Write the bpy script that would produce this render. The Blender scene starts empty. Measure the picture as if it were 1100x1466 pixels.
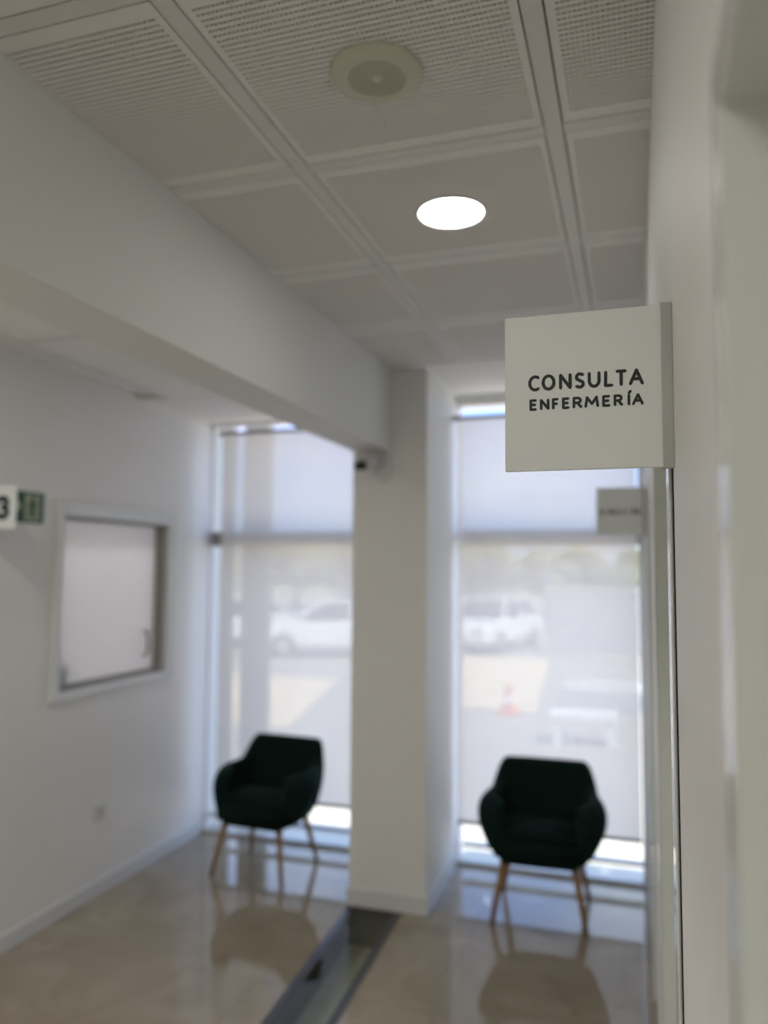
import bpy, bmesh, math, random
from mathutils import Vector, Matrix
random.seed(7)
S = bpy.context.scene
COL = S.collection
PI = math.pi

# ------------------------------------------------------------------ camera
CAM_Z = 1.80
F = Vector((-0.30570, 0.94939, 0.07213)); RT = Vector((0.95200, 0.30601, 0.00700)); UP = Vector((0.01543, -0.07081, 0.99738))
cd = bpy.data.cameras.new('camera'); cam = bpy.data.objects.new('camera', cd); COL.objects.link(cam)
cam.matrix_world = Matrix(((RT.x, UP.x, -F.x, 0), (RT.y, UP.y, -F.y, 0), (RT.z, UP.z, -F.z, CAM_Z), (0, 0, 0, 1)))
cd.sensor_fit = 'VERTICAL'; cd.sensor_height = 36.0
cd.lens = 1113.74 / 1466 * 36.0
cd.clip_start = 0.02; cd.clip_end = 500
cd.dof.use_dof = True
cd.dof.focus_distance = Vector((-0.07, 1.122, 0.25)).dot(F)
cd.dof.aperture_fstop = (cd.lens / 1000) / 0.0148
S.camera = cam

# ------------------------------------------------------------------ exposure, sky, sun
S.view_settings.view_transform = 'Standard'; S.view_settings.look = 'None'
S.view_settings.gamma = 1.0; S.view_settings.use_curve_mapping = False
S.view_settings.exposure = 1.72
SKY = 0.82
W = bpy.data.worlds.new('sky'); S.world = W; W.use_nodes = True
nt = W.node_tree; N = nt.nodes; LK = nt.links; N.clear()
tc = N.new('ShaderNodeTexCoord'); sep = N.new('ShaderNodeSeparateXYZ'); LK.new(tc.outputs['Generated'], sep.inputs[0])
cr = N.new('ShaderNodeValToRGB'); LK.new(sep.outputs['Z'], cr.inputs['Fac'])
cr.color_ramp.elements[0].position = 0.0; cr.color_ramp.elements[0].color = (0.60, 0.74, 1.0, 1)
cr.color_ramp.elements[1].position = 0.6; cr.color_ramp.elements[1].color = (0.30, 0.48, 0.95, 1)
e = cr.color_ramp.elements.new(0.15); e.color = (0.37, 0.51, 1.0, 1)
mp = N.new('ShaderNodeMapping'); mp.inputs['Scale'].default_value = (1, 1, 2.6); LK.new(tc.outputs['Generated'], mp.inputs[0])
nz = N.new('ShaderNodeTexNoise'); nz.inputs['Scale'].default_value = 5.0; nz.inputs['Detail'].default_value = 6; LK.new(mp.outputs[0], nz.inputs['Vector'])
c2 = N.new('ShaderNodeValToRGB'); LK.new(nz.outputs['Fac'], c2.inputs['Fac'])
c2.color_ramp.elements[0].position = 0.45; c2.color_ramp.elements[0].color = (0, 0, 0, 1)
c2.color_ramp.elements[1].position = 0.72; c2.color_ramp.elements[1].color = (0.65, 0.65, 0.65, 1)
mx = N.new('ShaderNodeMixRGB'); mx.inputs['Color2'].default_value = (1.0, 1.03, 1.1, 1)
LK.new(c2.outputs[0], mx.inputs['Fac']); LK.new(cr.outputs[0], mx.inputs['Color1'])
bg = N.new('ShaderNodeBackground'); bg.inputs['Strength'].default_value = SKY; LK.new(mx.outputs[0], bg.inputs['Color'])
wo = N.new('ShaderNodeOutputWorld'); LK.new(bg.outputs[0], wo.inputs[0])
sd = bpy.data.lights.new('sun', 'SUN'); sd.energy = 6.2; sd.angle = math.radians(0.6); sd.color = (1.0, 0.93, 0.82)
sun = bpy.data.objects.new('sun', sd); COL.objects.link(sun)
sun.rotation_euler = Vector((0.45, -0.33, 0.83)).to_track_quat('Z', 'Y').to_euler()
LAMP = 26.0          # radiance of the diffusers in the unseen downlights added as fill
LAMP_DIM = 7.0       # the fitting between the speaker and the windows, set weaker to tone down the beam
LAMP_NEAR = 21.0     # the one by the first door

# ------------------------------------------------------------------ helpers
def mat(name, color, rough=0.6, metal=0.0, spec=0.5, noise=None, bump=None, **kw):
    m = bpy.data.materials.new(name); m.use_nodes = True
    nt = m.node_tree; b = nt.nodes['Principled BSDF']
    b.inputs['Base Color'].default_value = (*color, 1); b.inputs['Roughness'].default_value = rough
    b.inputs['Metallic'].default_value = metal; b.inputs['Specular IOR Level'].default_value = spec
    for k, v in kw.items(): b.inputs[k.replace('_', ' ')].default_value = v
    if noise or bump:
        tc = nt.nodes.new('ShaderNodeTexCoord')
    if noise:
        sc, amt, c2 = noise
        n = nt.nodes.new('ShaderNodeTexNoise'); n.inputs['Scale'].default_value = sc; n.inputs['Detail'].default_value = 6
        nt.links.new(tc.outputs['Object'], n.inputs['Vector'])
        mp = nt.nodes.new('ShaderNodeMapRange'); mp.inputs['From Min'].default_value = 0.35; mp.inputs['From Max'].default_value = 0.7
        mp.inputs['To Max'].default_value = amt
        nt.links.new(n.outputs['Fac'], mp.inputs['Value'])
        mxn = nt.nodes.new('ShaderNodeMixRGB'); mxn.inputs['Color1'].default_value = (*color, 1); mxn.inputs['Color2'].default_value = (*c2, 1)
        nt.links.new(mp.outputs[0], mxn.inputs['Fac']); nt.links.new(mxn.outputs[0], b.inputs['Base Color'])
    if bump:
        sc, st = bump
        n = nt.nodes.new('ShaderNodeTexNoise'); n.inputs['Scale'].default_value = sc; n.inputs['Detail'].default_value = 3
        nt.links.new(tc.outputs['Object'], n.inputs['Vector'])
        bp = nt.nodes.new('ShaderNodeBump'); bp.inputs['Strength'].default_value = st; bp.inputs['Distance'].default_value = 0.002
        nt.links.new(n.outputs['Fac'], bp.inputs['Height']); nt.links.new(bp.outputs[0], b.inputs['Normal'])
    return m

def obj(name, bm, m, parent=None, smooth=False, bevel=0, subsurf=0):
    me = bpy.data.meshes.new(name)
    bmesh.ops.recalc_face_normals(bm, faces=bm.faces)
    bm.to_mesh(me); bm.free()
    if m: me.materials.append(m)
    if smooth:
        for p in me.polygons: p.use_smooth = True
    o = bpy.data.objects.new(name, me); COL.objects.link(o)
    if parent: o.parent = parent
    if bevel:
        md = o.modifiers.new('bevel', 'BEVEL'); md.width = bevel; md.segments = 2; md.limit_method = 'ANGLE'
    if subsurf:
        md = o.modifiers.new('subsurf', 'SUBSURF'); md.levels = subsurf; md.render_levels = subsurf
    return o

def box(bm, x0, x1, y0, y1, z0, z1, M=None):
    vs = [bm.verts.new((x, y, z)) for z in (z0, z1) for y in (y0, y1) for x in (x0, x1)]
    for f in ((0, 2, 3, 1), (4, 5, 7, 6), (0, 1, 5, 4), (2, 6, 7, 3), (0, 4, 6, 2), (1, 3, 7, 5)):
        bm.faces.new([vs[i] for i in f])
    if M: bmesh.ops.transform(bm, matrix=M, verts=vs)
    return vs

def boxes(*bs):
    bm = bmesh.new()
    for b in bs: box(bm, *b)
    return bm

def tube(bm, p0, p1, r0, r1=None, n=14, cap=True):
    r1 = r0 if r1 is None else r1
    p0, p1 = Vector(p0), Vector(p1); d = (p1 - p0).normalized()
    a = d.orthogonal().normalized(); b = d.cross(a)
    R = [[bm.verts.new(p + (a * math.cos(2*PI*i/n) + b * math.sin(2*PI*i/n)) * r) for i in range(n)] for p, r in ((p0, r0), (p1, r1))]
    for i in range(n):
        j = (i+1) % n; bm.faces.new((R[0][i], R[0][j], R[1][j], R[1][i]))
    if cap:
        bm.faces.new(R[0][::-1]); bm.faces.new(R[1])

def lathe(bm, prof, c=(0, 0, 0), n=48, axis='z'):
    rings = []
    for r, z in prof:
        if r < 1e-6: rings.append([bm.verts.new((c[0], c[1], c[2]+z))])
        else: rings.append([bm.verts.new((c[0]+r*math.cos(2*PI*i/n), c[1]+r*math.sin(2*PI*i/n), c[2]+z)) for i in range(n)])
    for A, B in zip(rings, rings[1:]):
        for i in range(n):
            j = (i+1) % n
            q = [A[i % len(A)], A[j % len(A)], B[j % len(B)], B[i % len(B)]]
            u = []
            for v in q:
                if v not in u: u.append(v)
            if len(u) > 2: bm.faces.new(u)

def prism(bm, pts, axis, a0, a1):
    """extrude a 2-D outline along an axis"""
    def P(u, v, w): return {'x': (w, u, v), 'y': (u, w, v), 'z': (u, v, w)}[axis]
    A = [bm.verts.new(P(u, v, a0)) for u, v in pts]; B = [bm.verts.new(P(u, v, a1)) for u, v in pts]
    bm.faces.new(A); bm.faces.new(B[::-1]); n = len(pts)
    for i in range(n):
        j = (i+1) % n; bm.faces.new((A[i], B[i], B[j], A[j]))

def tag(o, label, cat=None, group=None, kind=None):
    o['label'] = label
    if cat: o['category'] = cat
    if group: o['group'] = group
    if kind: o['kind'] = kind
    return o

def thing(name, label, cat, loc=(0, 0, 0), rz=0, group=None):
    o = bpy.data.objects.new(name, None); COL.objects.link(o)
    o.location = loc; o.rotation_euler = (0, 0, rz); o.empty_display_size = 0.1
    return tag(o, label, cat, group)

def struct(o, label=None):
    o['kind'] = 'structure'
    if label: o['label'] = label
    return o

def dup(root, loc, rz=0, label=None):
    r = root.copy(); COL.objects.link(r); r.location = loc; r.rotation_euler = (0, 0, rz)
    if label: r['label'] = label
    for ch in list(root.children):
        c = ch.copy(); COL.objects.link(c); c.parent = r
        for g in list(ch.children):
            d = g.copy(); COL.objects.link(d); d.parent = c
    return r

# ------------------------------------------------------------------ materials
M_wall = mat('painted wall', (0.86, 0.86, 0.835), 0.55, bump=(260, 0.25))
M_wall_l = mat('painted wall warm white', (0.88, 0.855, 0.835), 0.42, bump=(260, 0.2))
M_beam = mat('painted plaster beam', (0.86, 0.86, 0.84), 0.7)
M_ceil = mat('white ceiling panel', (0.92, 0.895, 0.86), 0.8)
M_rail = mat('white ceiling rail', (0.81, 0.80, 0.77), 0.6)
M_felt = mat('pale acoustic fleece', (0.80, 0.78, 0.75), 0.95)
M_lacq = mat('white lacquered door frame', (0.775, 0.81, 0.77), 0.18)
M_gloss = mat('glossy white trim', (0.78, 0.79, 0.78), 0.16, spec=0.7)
M_gap = mat('dark joint', (0.03, 0.03, 0.03), 0.8)
M_skirt = mat('white lacquered skirting', (0.74, 0.74, 0.735), 0.3)
M_sign = mat('white acrylic', (0.85, 0.88, 0.86), 0.35)
M_alu = mat('brushed aluminium', (0.42, 0.44, 0.41), 0.45, metal=0.4)
M_text = mat('dark green lettering', (0.006, 0.015, 0.015), 0.5)
M_green = mat('exit sign green', (0.006, 0.075, 0.032), 0.45)
M_pale = mat('photoluminescent cream', (0.42, 0.44, 0.32), 0.5)
M_velvet = mat('dark green velvet', (0.0030, 0.0130, 0.0100), 0.8, spec=0.12, Sheen_Weight=0.03, Sheen_Roughness=0.35)
M_velvet.node_tree.nodes['Principled BSDF'].inputs['Sheen Tint'].default_value = (0.30, 0.75, 0.60, 1)
M_wood = mat('oiled oak', (0.36, 0.19, 0.08), 0.45, noise=(30, 0.6, (0.25, 0.12, 0.045)))
M_spk = mat('cream speaker grille', (0.66, 0.65, 0.52), 0.6)
M_spk2 = mat('cream speaker mesh', (0.68, 0.67, 0.55), 0.7)
M_plastic = mat('white plastic', (0.72, 0.72, 0.72), 0.3)
M_black = mat('black glass', (0.005, 0.005, 0.005), 0.15)
M_frame = mat('grey window frame', (0.30, 0.28, 0.26), 0.45)
M_framelt = mat('light aluminium window frame', (0.62, 0.61, 0.59), 0.35)
M_steel = mat('dark steel frame', (0.085, 0.082, 0.085), 0.35, metal=0.6)
M_trench = mat('olive trench lining', (0.12, 0.115, 0.08), 0.9)
M_trfloor = mat('trench gravel', (0.62, 0.63, 0.50), 0.95, noise=(25, 0.6, (0.45, 0.45, 0.35)))

def lamp_mat(name, strength):
    m = bpy.data.materials.new(name); m.use_nodes = True
    n_ = m.node_tree.nodes; n_.clear()
    e_ = n_.new('ShaderNodeEmission'); e_.inputs['Color'].default_value = (1.0, 0.985, 0.925, 1); e_.inputs['Strength'].default_value = strength
    o_ = n_.new('ShaderNodeOutputMaterial'); m.node_tree.links.new(e_.outputs[0], o_.inputs[0])
    return m
M_lamp = lamp_mat('lit lamp diffuser', LAMP); M_lamp_dim = lamp_mat('weaker lit lamp diffuser', LAMP_DIM); M_lamp_near = lamp_mat('stronger lit lamp diffuser', LAMP_NEAR)

def mix_mat(name, parts):
    """chain of (shader type, colour, roughness, weight of this one against the rest)"""
    m = bpy.data.materials.new(name); m.use_nodes = True; nt = m.node_tree; nt.nodes.clear()
    cur = None
    for typ, colr, rough, fac in parts:
        s = nt.nodes.new(typ); s.inputs['Color'].default_value = (*colr, 1)
        if 'Roughness' in s.inputs: s.inputs['Roughness'].default_value = rough
        if cur is None: cur = s.outputs[0]; continue
        x = nt.nodes.new('ShaderNodeMixShader')
        if fac == 'fresnel':
            f = nt.nodes.new('ShaderNodeFresnel'); f.inputs['IOR'].default_value = 1.45
            g = nt.nodes.new('ShaderNodeNewGeometry'); k = nt.nodes.new('ShaderNodeMath'); k.operation = 'SUBTRACT'; k.inputs[0].default_value = 1.0
            nt.links.new(g.outputs['Backfacing'], k.inputs[1])          # only the outer faces of a pane mirror
            q = nt.nodes.new('ShaderNodeMath'); q.operation = 'MULTIPLY'; nt.links.new(f.outputs[0], q.inputs[0]); nt.links.new(k.outputs[0], q.inputs[1])
            nt.links.new(q.outputs[0], x.inputs['Fac'])
        else: x.inputs['Fac'].default_value = fac
        nt.links.new(cur, x.inputs[1]); nt.links.new(s.outputs[0], x.inputs[2]); cur = x.outputs[0]
    o = nt.nodes.new('ShaderNodeOutputMaterial'); nt.links.new(cur, o.inputs[0])
    return m
M_glass = mix_mat('window glass', [('ShaderNodeBsdfTransparent', (0.93, 0.97, 0.96), 0, 0), ('ShaderNodeBsdfGlossy', (1, 1, 1), 0.0, 'fresnel')])
M_floorglass = mix_mat('floor glass', [('ShaderNodeBsdfTransparent', (0.90, 0.91, 0.87), 0, 0), ('ShaderNodeBsdfGlossy', (0.7, 0.7, 0.7), 0.03, 'fresnel')])
M_frost = mix_mat('frosted film on glass', [('ShaderNodeBsdfTransparent', (0.9, 0.9, 0.93), 0, 0), ('ShaderNodeBsdfDiffuse', (0.80, 0.80, 0.84), 0, 0.72), ('ShaderNodeBsdfTranslucent', (0.90, 0.90, 0.93), 0, 0.30), ('ShaderNodeBsdfGlossy', (1, 1, 1), 0.25, 'fresnel')])
M_screen = mix_mat('woven screen fabric', [('ShaderNodeBsdfTranslucent', (0.86, 0.76, 0.68), 0, 0), ('ShaderNodeBsdfDiffuse', (0.62, 0.60, 0.58), 0, 0.44), ('ShaderNodeBsdfTransparent', (1, 1, 1), 0, 0.10)])

# polished cream marble in large slabs
M_floor = mat('polished cream marble', (0.42, 0.36, 0.27), 0.06, spec=0.5)
nt = M_floor.node_tree; b = nt.nodes['Principled BSDF']; tc = nt.nodes.new('ShaderNodeTexCoord')
n1 = nt.nodes.new('ShaderNodeTexNoise'); n1.inputs['Scale'].default_value = 2.2; n1.inputs['Detail'].default_value = 8; n1.inputs['Distortion'].default_value = 1.2
n2 = nt.nodes.new('ShaderNodeTexNoise'); n2.inputs['Scale'].default_value = 9; n2.inputs['Detail'].default_value = 5
r1 = nt.nodes.new('ShaderNodeValToRGB'); r1.color_ramp.elements[0].position = 0.3; r1.color_ramp.elements[1].position = 0.72
r1.color_ramp.elements[0].color = (0.305, 0.25, 0.175, 1); r1.color_ramp.elements[1].color = (0.43, 0.365, 0.275, 1)
r2 = nt.nodes.new('ShaderNodeValToRGB'); r2.color_ramp.elements[0].position = 0.63; r2.color_ramp.elements[1].position = 0.76
r2.color_ramp.elements[0].color = (0, 0, 0, 1); r2.color_ramp.elements[1].color = (0.55, 0.55, 0.55, 1)
mxf = nt.nodes.new('ShaderNodeMixRGB'); mxf.inputs['Color2'].default_value = (0.24, 0.17, 0.10, 1)
br = nt.nodes.new('ShaderNodeTexBrick'); br.offset = 0; br.inputs['Scale'].default_value = 1.0
br.inputs['Brick Width'].default_value = 0.8; br.inputs['Row Height'].default_value = 0.8; br.inputs['Mortar Size'].default_value = 0.0018
br.inputs['Color1'].default_value = (1, 1, 1, 1); br.inputs['Color2'].default_value = (0.95, 0.95, 0.95, 1); br.inputs['Mortar'].default_value = (0.75, 0.72, 0.68, 1)
mul = nt.nodes.new('ShaderNodeMixRGB'); mul.blend_type = 'MULTIPLY'; mul.inputs['Fac'].default_value = 1
for n in (n1, n2, br): nt.links.new(tc.outputs['Object'], n.inputs['Vector'])
nt.links.new(n1.outputs['Fac'], r1.inputs[0]); nt.links.new(n2.outputs['Fac'], r2.inputs[0])
nt.links.new(r2.outputs[0], mxf.inputs['Fac']); nt.links.new(r1.outputs[0], mxf.inputs['Color1'])
nt.links.new(mxf.outputs[0], mul.inputs['Color1']); nt.links.new(br.outputs['Color'], mul.inputs['Color2']); nt.links.new(mul.outputs[0], b.inputs['Base Color'])

# ------------------------------------------------------------------ room dimensions
XL, XR = -2.837, 0.054
XB0, XB1, ZB = -1.480, -1.271, 2.446          # beam
ZC, ZLC = 2.893, 2.804                        # ceilings
YW = 4.765                                    # window plane
YBACK = -6.0
CX0, CX1, CY = -1.488, -1.063, 4.056          # column
ZWT = 2.80
WALLX = XR + 0.26

# floor with the slot for the glazed trench
TR = [(-1.418, 2.0), (-1.122, 2.0), (-1.186, 4.04), (-1.489, 4.04)]   # outer frame outline, near-left, near-right, far-right, far-left
TR[0] = (-1.343, 1.0); TR[1] = (-1.075, 1.0)
bm = bmesh.new()
def quad(bm, pts, z=0.0):
    bm.faces.new([bm.verts.new((x, y, z)) for x, y in pts])
X0, X1, Y0, Y1 = XL-0.25, WALLX+0.3, YBACK, 4.86
quad(bm, [(X0, Y0), (X1, Y0), (X1, TR[1][1]), TR[1], TR[0], (X0, TR[0][1])])
quad(bm, [(X0, TR[0][1]), TR[0], TR[3], (X0, TR[3][1])])
quad(bm, [TR[1], (X1, TR[1][1]), (X1, TR[2][1]), TR[2]])
quad(bm, [(X0, TR[3][1]), TR[3], TR[2], (X1, TR[2][1]), (X1, Y1), (X0, Y1)])
bmesh.ops.remove_doubles(bm, verts=bm.verts, dist=1e-5)
struct(obj('floor', bm, M_floor), 'polished cream marble floor of the corridor')

def lerp2(a, b, t): return (a[0]+(b[0]-a[0])*t, a[1]+(b[1]-a[1])*t)
# trench
tr = thing('floor_light_well', 'long narrow glazed floor panel in a dark steel frame, running up to the white column', 'floor panel', ((TR[0][0]+TR[2][0])/2, 2.5, 0))
bpy.context.view_layer.update()
def local(bm, o): bmesh.ops.translate(bm, vec=-Vector(o.location), verts=bm.verts); return bm
fw = 0.042
inn = [(TR[0][0]+fw, TR[0][1]+fw), (TR[1][0]-fw, TR[1][1]+fw), (TR[2][0]-fw, TR[2][1]-0.02), (TR[3][0]+fw, TR[3][1]-0.02)]
bm = bmesh.new()
for z0, z1 in ((-0.03, 0.002),):
    for i in range(4):
        j = (i+1) % 4
        vs = [(*TR[i], z0), (*TR[j], z0), (*inn[j], z0), (*inn[i], z0), (*TR[i], z1), (*TR[j], z1), (*inn[j], z1), (*inn[i], z1)]
        v = [bm.verts.new(p) for p in vs]
        for f in ((0, 1, 2, 3), (4, 5, 6, 7), (0, 1, 5, 4), (1, 2, 6, 5), (2, 3, 7, 6), (3, 0, 4, 7)): bm.faces.new([v[k] for k in f])
obj('frame', local(bm, tr), M_steel, tr)
bm = bmesh.new(); prism(bm, inn, 'z', -0.014, -0.001); obj('glass_pane', local(bm, tr), M_floorglass, tr)
bm = bmesh.new()
zt = -0.20
for i in range(4):
    j = (i+1) % 4
    bm.faces.new([bm.verts.new(p) for p in ((*TR[i], zt), (*TR[j], zt), (*TR[j], -0.03), (*TR[i], -0.03))])
obj('lining', local(bm, tr), M_trench, tr)
bm = bmesh.new(); bm.faces.new([bm.verts.new((*p, zt)) for p in TR]); obj('bed', local(bm, tr), M_trfloor, tr)
for y, x, r in ((2.86, -1.31, 0.014), (3.05, -1.27, 0.016), (3.7, -1.33, 0.012)):
    bm = bmesh.new(); bmesh.ops.create_icosphere(bm, subdivisions=2, radius=r, matrix=Matrix.Translation((x, y, zt+r*0.8))); obj('pebble', local(bm, tr), M_framelt, tr, smooth=True)

# walls
def wall_box(name, label, m, *bs):
    return struct(obj(name, boxes(*bs), m), label)
# left wall with the opening of the office window
IW = dict(y0=3.335, y1=4.300, z0=1.135, z1=2.080)
wall_box('wall_left', 'white painted wall on the left', M_wall_l,
         (XL-0.2, XL, YBACK, IW['y0'], -0.35, 3.2), (XL-0.2, XL, IW['y1'], 4.98, -0.35, 3.2),
         (XL-0.2, XL, IW['y0'], IW['y1'], -0.35, IW['z0']), (XL-0.2, XL, IW['y0'], IW['y1'], IW['z1'], 3.2))
wall_box('wall_back', 'white wall closing the corridor behind the viewer', M_wall, (XL-0.2, WALLX+0.4, YBACK-0.2, YBACK, -0.3, 3.2))
# right wall: three door recesses
D = [(-0.55, 0.505), (1.285, 2.187), (2.80, 3.60)]
ZS = 2.093
rb = [(XR, WALLX, YBACK, D[0][0], 0, 3.2), (XR, WALLX, D[0][1], 1.155, 0, 3.2), (XR+0.012, WALLX, 1.155, D[1][0], 0, 2.14),
      (XR, WALLX, 1.155, D[1][0], 2.14, 3.2), (XR, WALLX, D[1][1], D[2][0], 0, 3.2), (XR, WALLX, D[2][1], 4.98, 0, 3.2)]
for a, b_ in D: rb.append((XR, WALLX, a, b_, ZS+0.0, 3.2))
wall_box('wall_right', 'white textured wall along the right side of the corridor', M_wall, *rb)
wall_box('wall_behind_doors', 'plain wall behind the right-hand doors', M_wall, (WALLX, WALLX+0.2, YBACK, 4.98, -0.3, 3.2))
# door frames, leaves
for i, (a, b_) in enumerate(D):
    dn = thing('door_%d' % (i+1), ['white lacquered door in the nearest recess of the right wall', 'white lacquered door behind the larger projecting sign', 'white lacquered door below the smaller projecting sign'][i], 'door', (XR+0.2, (a+b_)/2, 0))
    del dn['category']; dn['kind'] = 'structure'
    w = (b_-a)/2
    obj('door_leaf', boxes((0, 0.04, -w+0.02, w-0.02, 0.005, ZS-0.02)), M_lacq, dn, bevel=0.002)
    # jamb lining: far, near and head
    jd = 0.012
    obj('jamb_lining', boxes((-0.2, 0.045, w-jd, w-0.0005, 0, ZS-0.0005), (-0.2, 0.045, -w+0.0005, -w+jd, 0, ZS-0.0005)), M_lacq, dn)
    obj('head_lining', boxes((-0.2, 0.045, -w+jd, w-jd, ZS-jd, ZS-0.0005)), M_lacq, dn)
    x0 = -0.2-(0.001 if i == 0 else 0.005)
    obj('architrave', boxes((x0, -0.2, w-0.004, w+(0.03 if i == 0 else 0.06), 0, ZS+0.03), (x0, -0.2, -w-(0.09 if i == 1 else 0.06), -w+0.004, 0, ZS+0.03),
                            (x0, -0.2, -w, w, ZS-0.004, ZS+0.03)), M_gloss, dn, bevel=0.0025 if i else 0)
    bm = bmesh.new(); tube(bm, (0.0, -w+0.09, 1.02), (-0.05, -w+0.09, 1.02), 0.009); tube(bm, (-0.05, -w+0.085, 1.02), (-0.05, -w+0.21, 1.02), 0.009)
    obj('door_handle', bm, M_alu, dn, smooth=True)
struct(obj('trim_1', boxes((XR+0.004, XR+0.0115, 1.157, 1.188, 0.001, 2.13)), M_gap), 'dark joint beside the second door frame')

# column, beam, window wall
wall_box('wall_column', 'white column standing in front of the windows', M_wall, (CX0, CX1, CY, 4.98, 0, 3.1))
wall_box('trim_2', 'white beam along the ceiling, ending at the column', M_beam, (XB0, XB1, YBACK, CY-0.0005, ZB, 3.1))
wall_box('wall_front', 'wall strip above the windows', M_wall, (XL, CX0, YW, 4.98, ZWT, 3.2), (CX1, XR, YW, 4.98, 2.846, 3.2))
wall_box('roof', 'flat roof slab above the corridor', M_wall, (XL-0.2, WALLX+0.2, YBACK-0.2, 5.0, 3.2, 3.6))
# skirting
sk = 0.082
struct(obj('baseboard_left', boxes((XL, XL+0.012, YBACK, 4.76, 0, sk)), M_skirt, bevel=0.002), 'white skirting along the left wall')
o = struct(obj('baseboard_column', boxes((CX0-0.012, CX1+0.012, CY-0.012, CY, 0, 0.092), (CX0-0.012, CX0, CY, 4.74, 0, 0.092), (CX1, CX1+0.012, CY, 4.74, 0, 0.092)), M_skirt, bevel=0.002), 'white skirting round the foot of the column')

# ------------------------------------------------------------------ ceilings
def perforated(wx, wy, mx=0.015, my=0.034, px=0.0105, py=0.0160, hx=0.0084, hy=0.0069, th=0.010):
    nx = int((wx-2*mx)/px); ny = int((wy-2*my)/py)
    def lines(w, n, p, h):
        s = -(n*p)/2; L = [-w/2]; 
        for i in range(n): L += [s+i*p+(p-h)/2, s+i*p+(p+h)/2]
        return L + [w/2]
    X = lines(wx, nx, px, hx); Y = lines(wy, ny, py, hy)
    cx, cy = len(X), len(Y); V = []; Fc = []
    for z in (0.0, th):
        for y in Y:
            for x in X: V.append((x, y, z))
    id_ = lambda i, j, k: k*cx*cy + j*cx + i
    for j in range(cy-1):
        for i in range(cx-1):
            if i % 2 == 1 and j % 2 == 1:      # hole: its four sides
                for (a, b), (c, d) in (((i, j), (i+1, j)), ((i+1, j), (i+1, j+1)), ((i+1, j+1), (i, j+1)), ((i, j+1), (i, j))):
                    Fc.append((id_(a, b, 0), id_(c, d, 0), id_(c, d, 1), id_(a, b, 1)))
            else: Fc.append((id_(i, j, 0), id_(i, j+1, 0), id_(i+1, j+1, 0), id_(i+1, j, 0)))
    n = cx; 
    for i in range(cx-1):
        Fc.append((id_(i, 0, 0), id_(i+1, 0, 0), id_(i+1, 0, 1), id_(i, 0, 1))); Fc.append((id_(i+1, cy-1, 0), id_(i, cy-1, 0), id_(i, cy-1, 1), id_(i+1, cy-1, 1)))
    for j in range(cy-1):
        Fc.append((id_(0, j+1, 0), id_(0, j, 0), id_(0, j, 1), id_(0, j+1, 1))); Fc.append((id_(cx-1, j, 0), id_(cx-1, j+1, 0), id_(cx-1, j+1, 1), id_(cx-1, j, 1)))
    me = bpy.data.meshes.new('perforated_panel'); me.from_pydata(V, [], Fc); me.materials.append(M_ceil); me.update()
    return me
YT = [2.605+0.7035*k for k in range(-8, 2)] + [3.965]     # rail lines across
XT = [XB1, -0.8555, -0.1745, XR]
ceil = struct(obj('ceiling', boxes((XB1, XR, YBACK, 4.9, ZC+0.045, ZC+0.06)), M_felt), 'suspended ceiling of white perforated panels')
tw = 0.042
xs = [(XB1-0.02, XT[1]-tw/2-0.004), (XT[1]+tw/2+0.004, XT[2]-tw/2-0.004), (XT[2]+tw/2+0.004, XR+0.02)]
cache = {}
for (ya, yb) in zip(YT, YT[1:]):
    ya += tw/2+0.004; yb -= tw/2+0.004
    for (xa, xb) in xs:
        k = (round(xb-xa, 3), round(yb-ya, 3))
        if k not in cache: cache[k] = perforated(*k)
        o = bpy.data.objects.new('perforated_panel', cache[k]); COL.objects.link(o); o.parent = ceil; o.location = ((xa+xb)/2, (ya+yb)/2, ZC)
for x in XT[1:3]:
    obj('ceiling_rail', boxes((x-tw/2, x+tw/2, YBACK, 3.965, ZC-0.002, ZC+0.03)), M_rail, ceil, bevel=0.002)
for y in YT[1:-1]:
    for a, b_ in ((XB1, XT[1]-tw/2), (XT[1]+tw/2, XT[2]-tw/2), (XT[2]+tw/2, XR)):
        obj('ceiling_rail', boxes((a+0.001, b_-0.001, y-tw/2, y+tw/2, ZC-0.0015, ZC+0.03)), M_rail, ceil, bevel=0.002)
obj('plaster_border', boxes((XB1, XR, 3.95, YW+0.01, ZC-0.004, ZC+0.04)), M_ceil, ceil)
# lower ceiling over the waiting area
cl = struct(obj('ceiling_left', boxes((XL, XB0, YBACK, 4.9, ZLC+0.035, ZLC+0.06)), M_ceil), 'lower white ceiling left of the beam')
obj('ceiling_panel', boxes((-2.60, XB0, YBACK, 2.75, ZLC, ZLC+0.03)), M_ceil, cl, bevel=0.002)
obj('ceiling_panel', boxes((-2.60, XB0, 2.79, 3.965, ZLC, ZLC+0.03)), M_ceil, cl, bevel=0.002)
obj('ceiling_rail', boxes((-2.60, XB0, 2.752, 2.788, ZLC-0.006, ZLC+0.03)), M_rail, cl, bevel=0.002)
obj('ceiling_rail', boxes((-2.635, -2.60, YBACK, 3.965, ZLC-0.006, ZLC+0.03)), M_rail, cl, bevel=0.002)
obj('plaster_border', boxes((XL, XB0, 3.97, YW+0.01, ZLC-0.002, ZLC+0.033)), M_ceil, cl)

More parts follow.
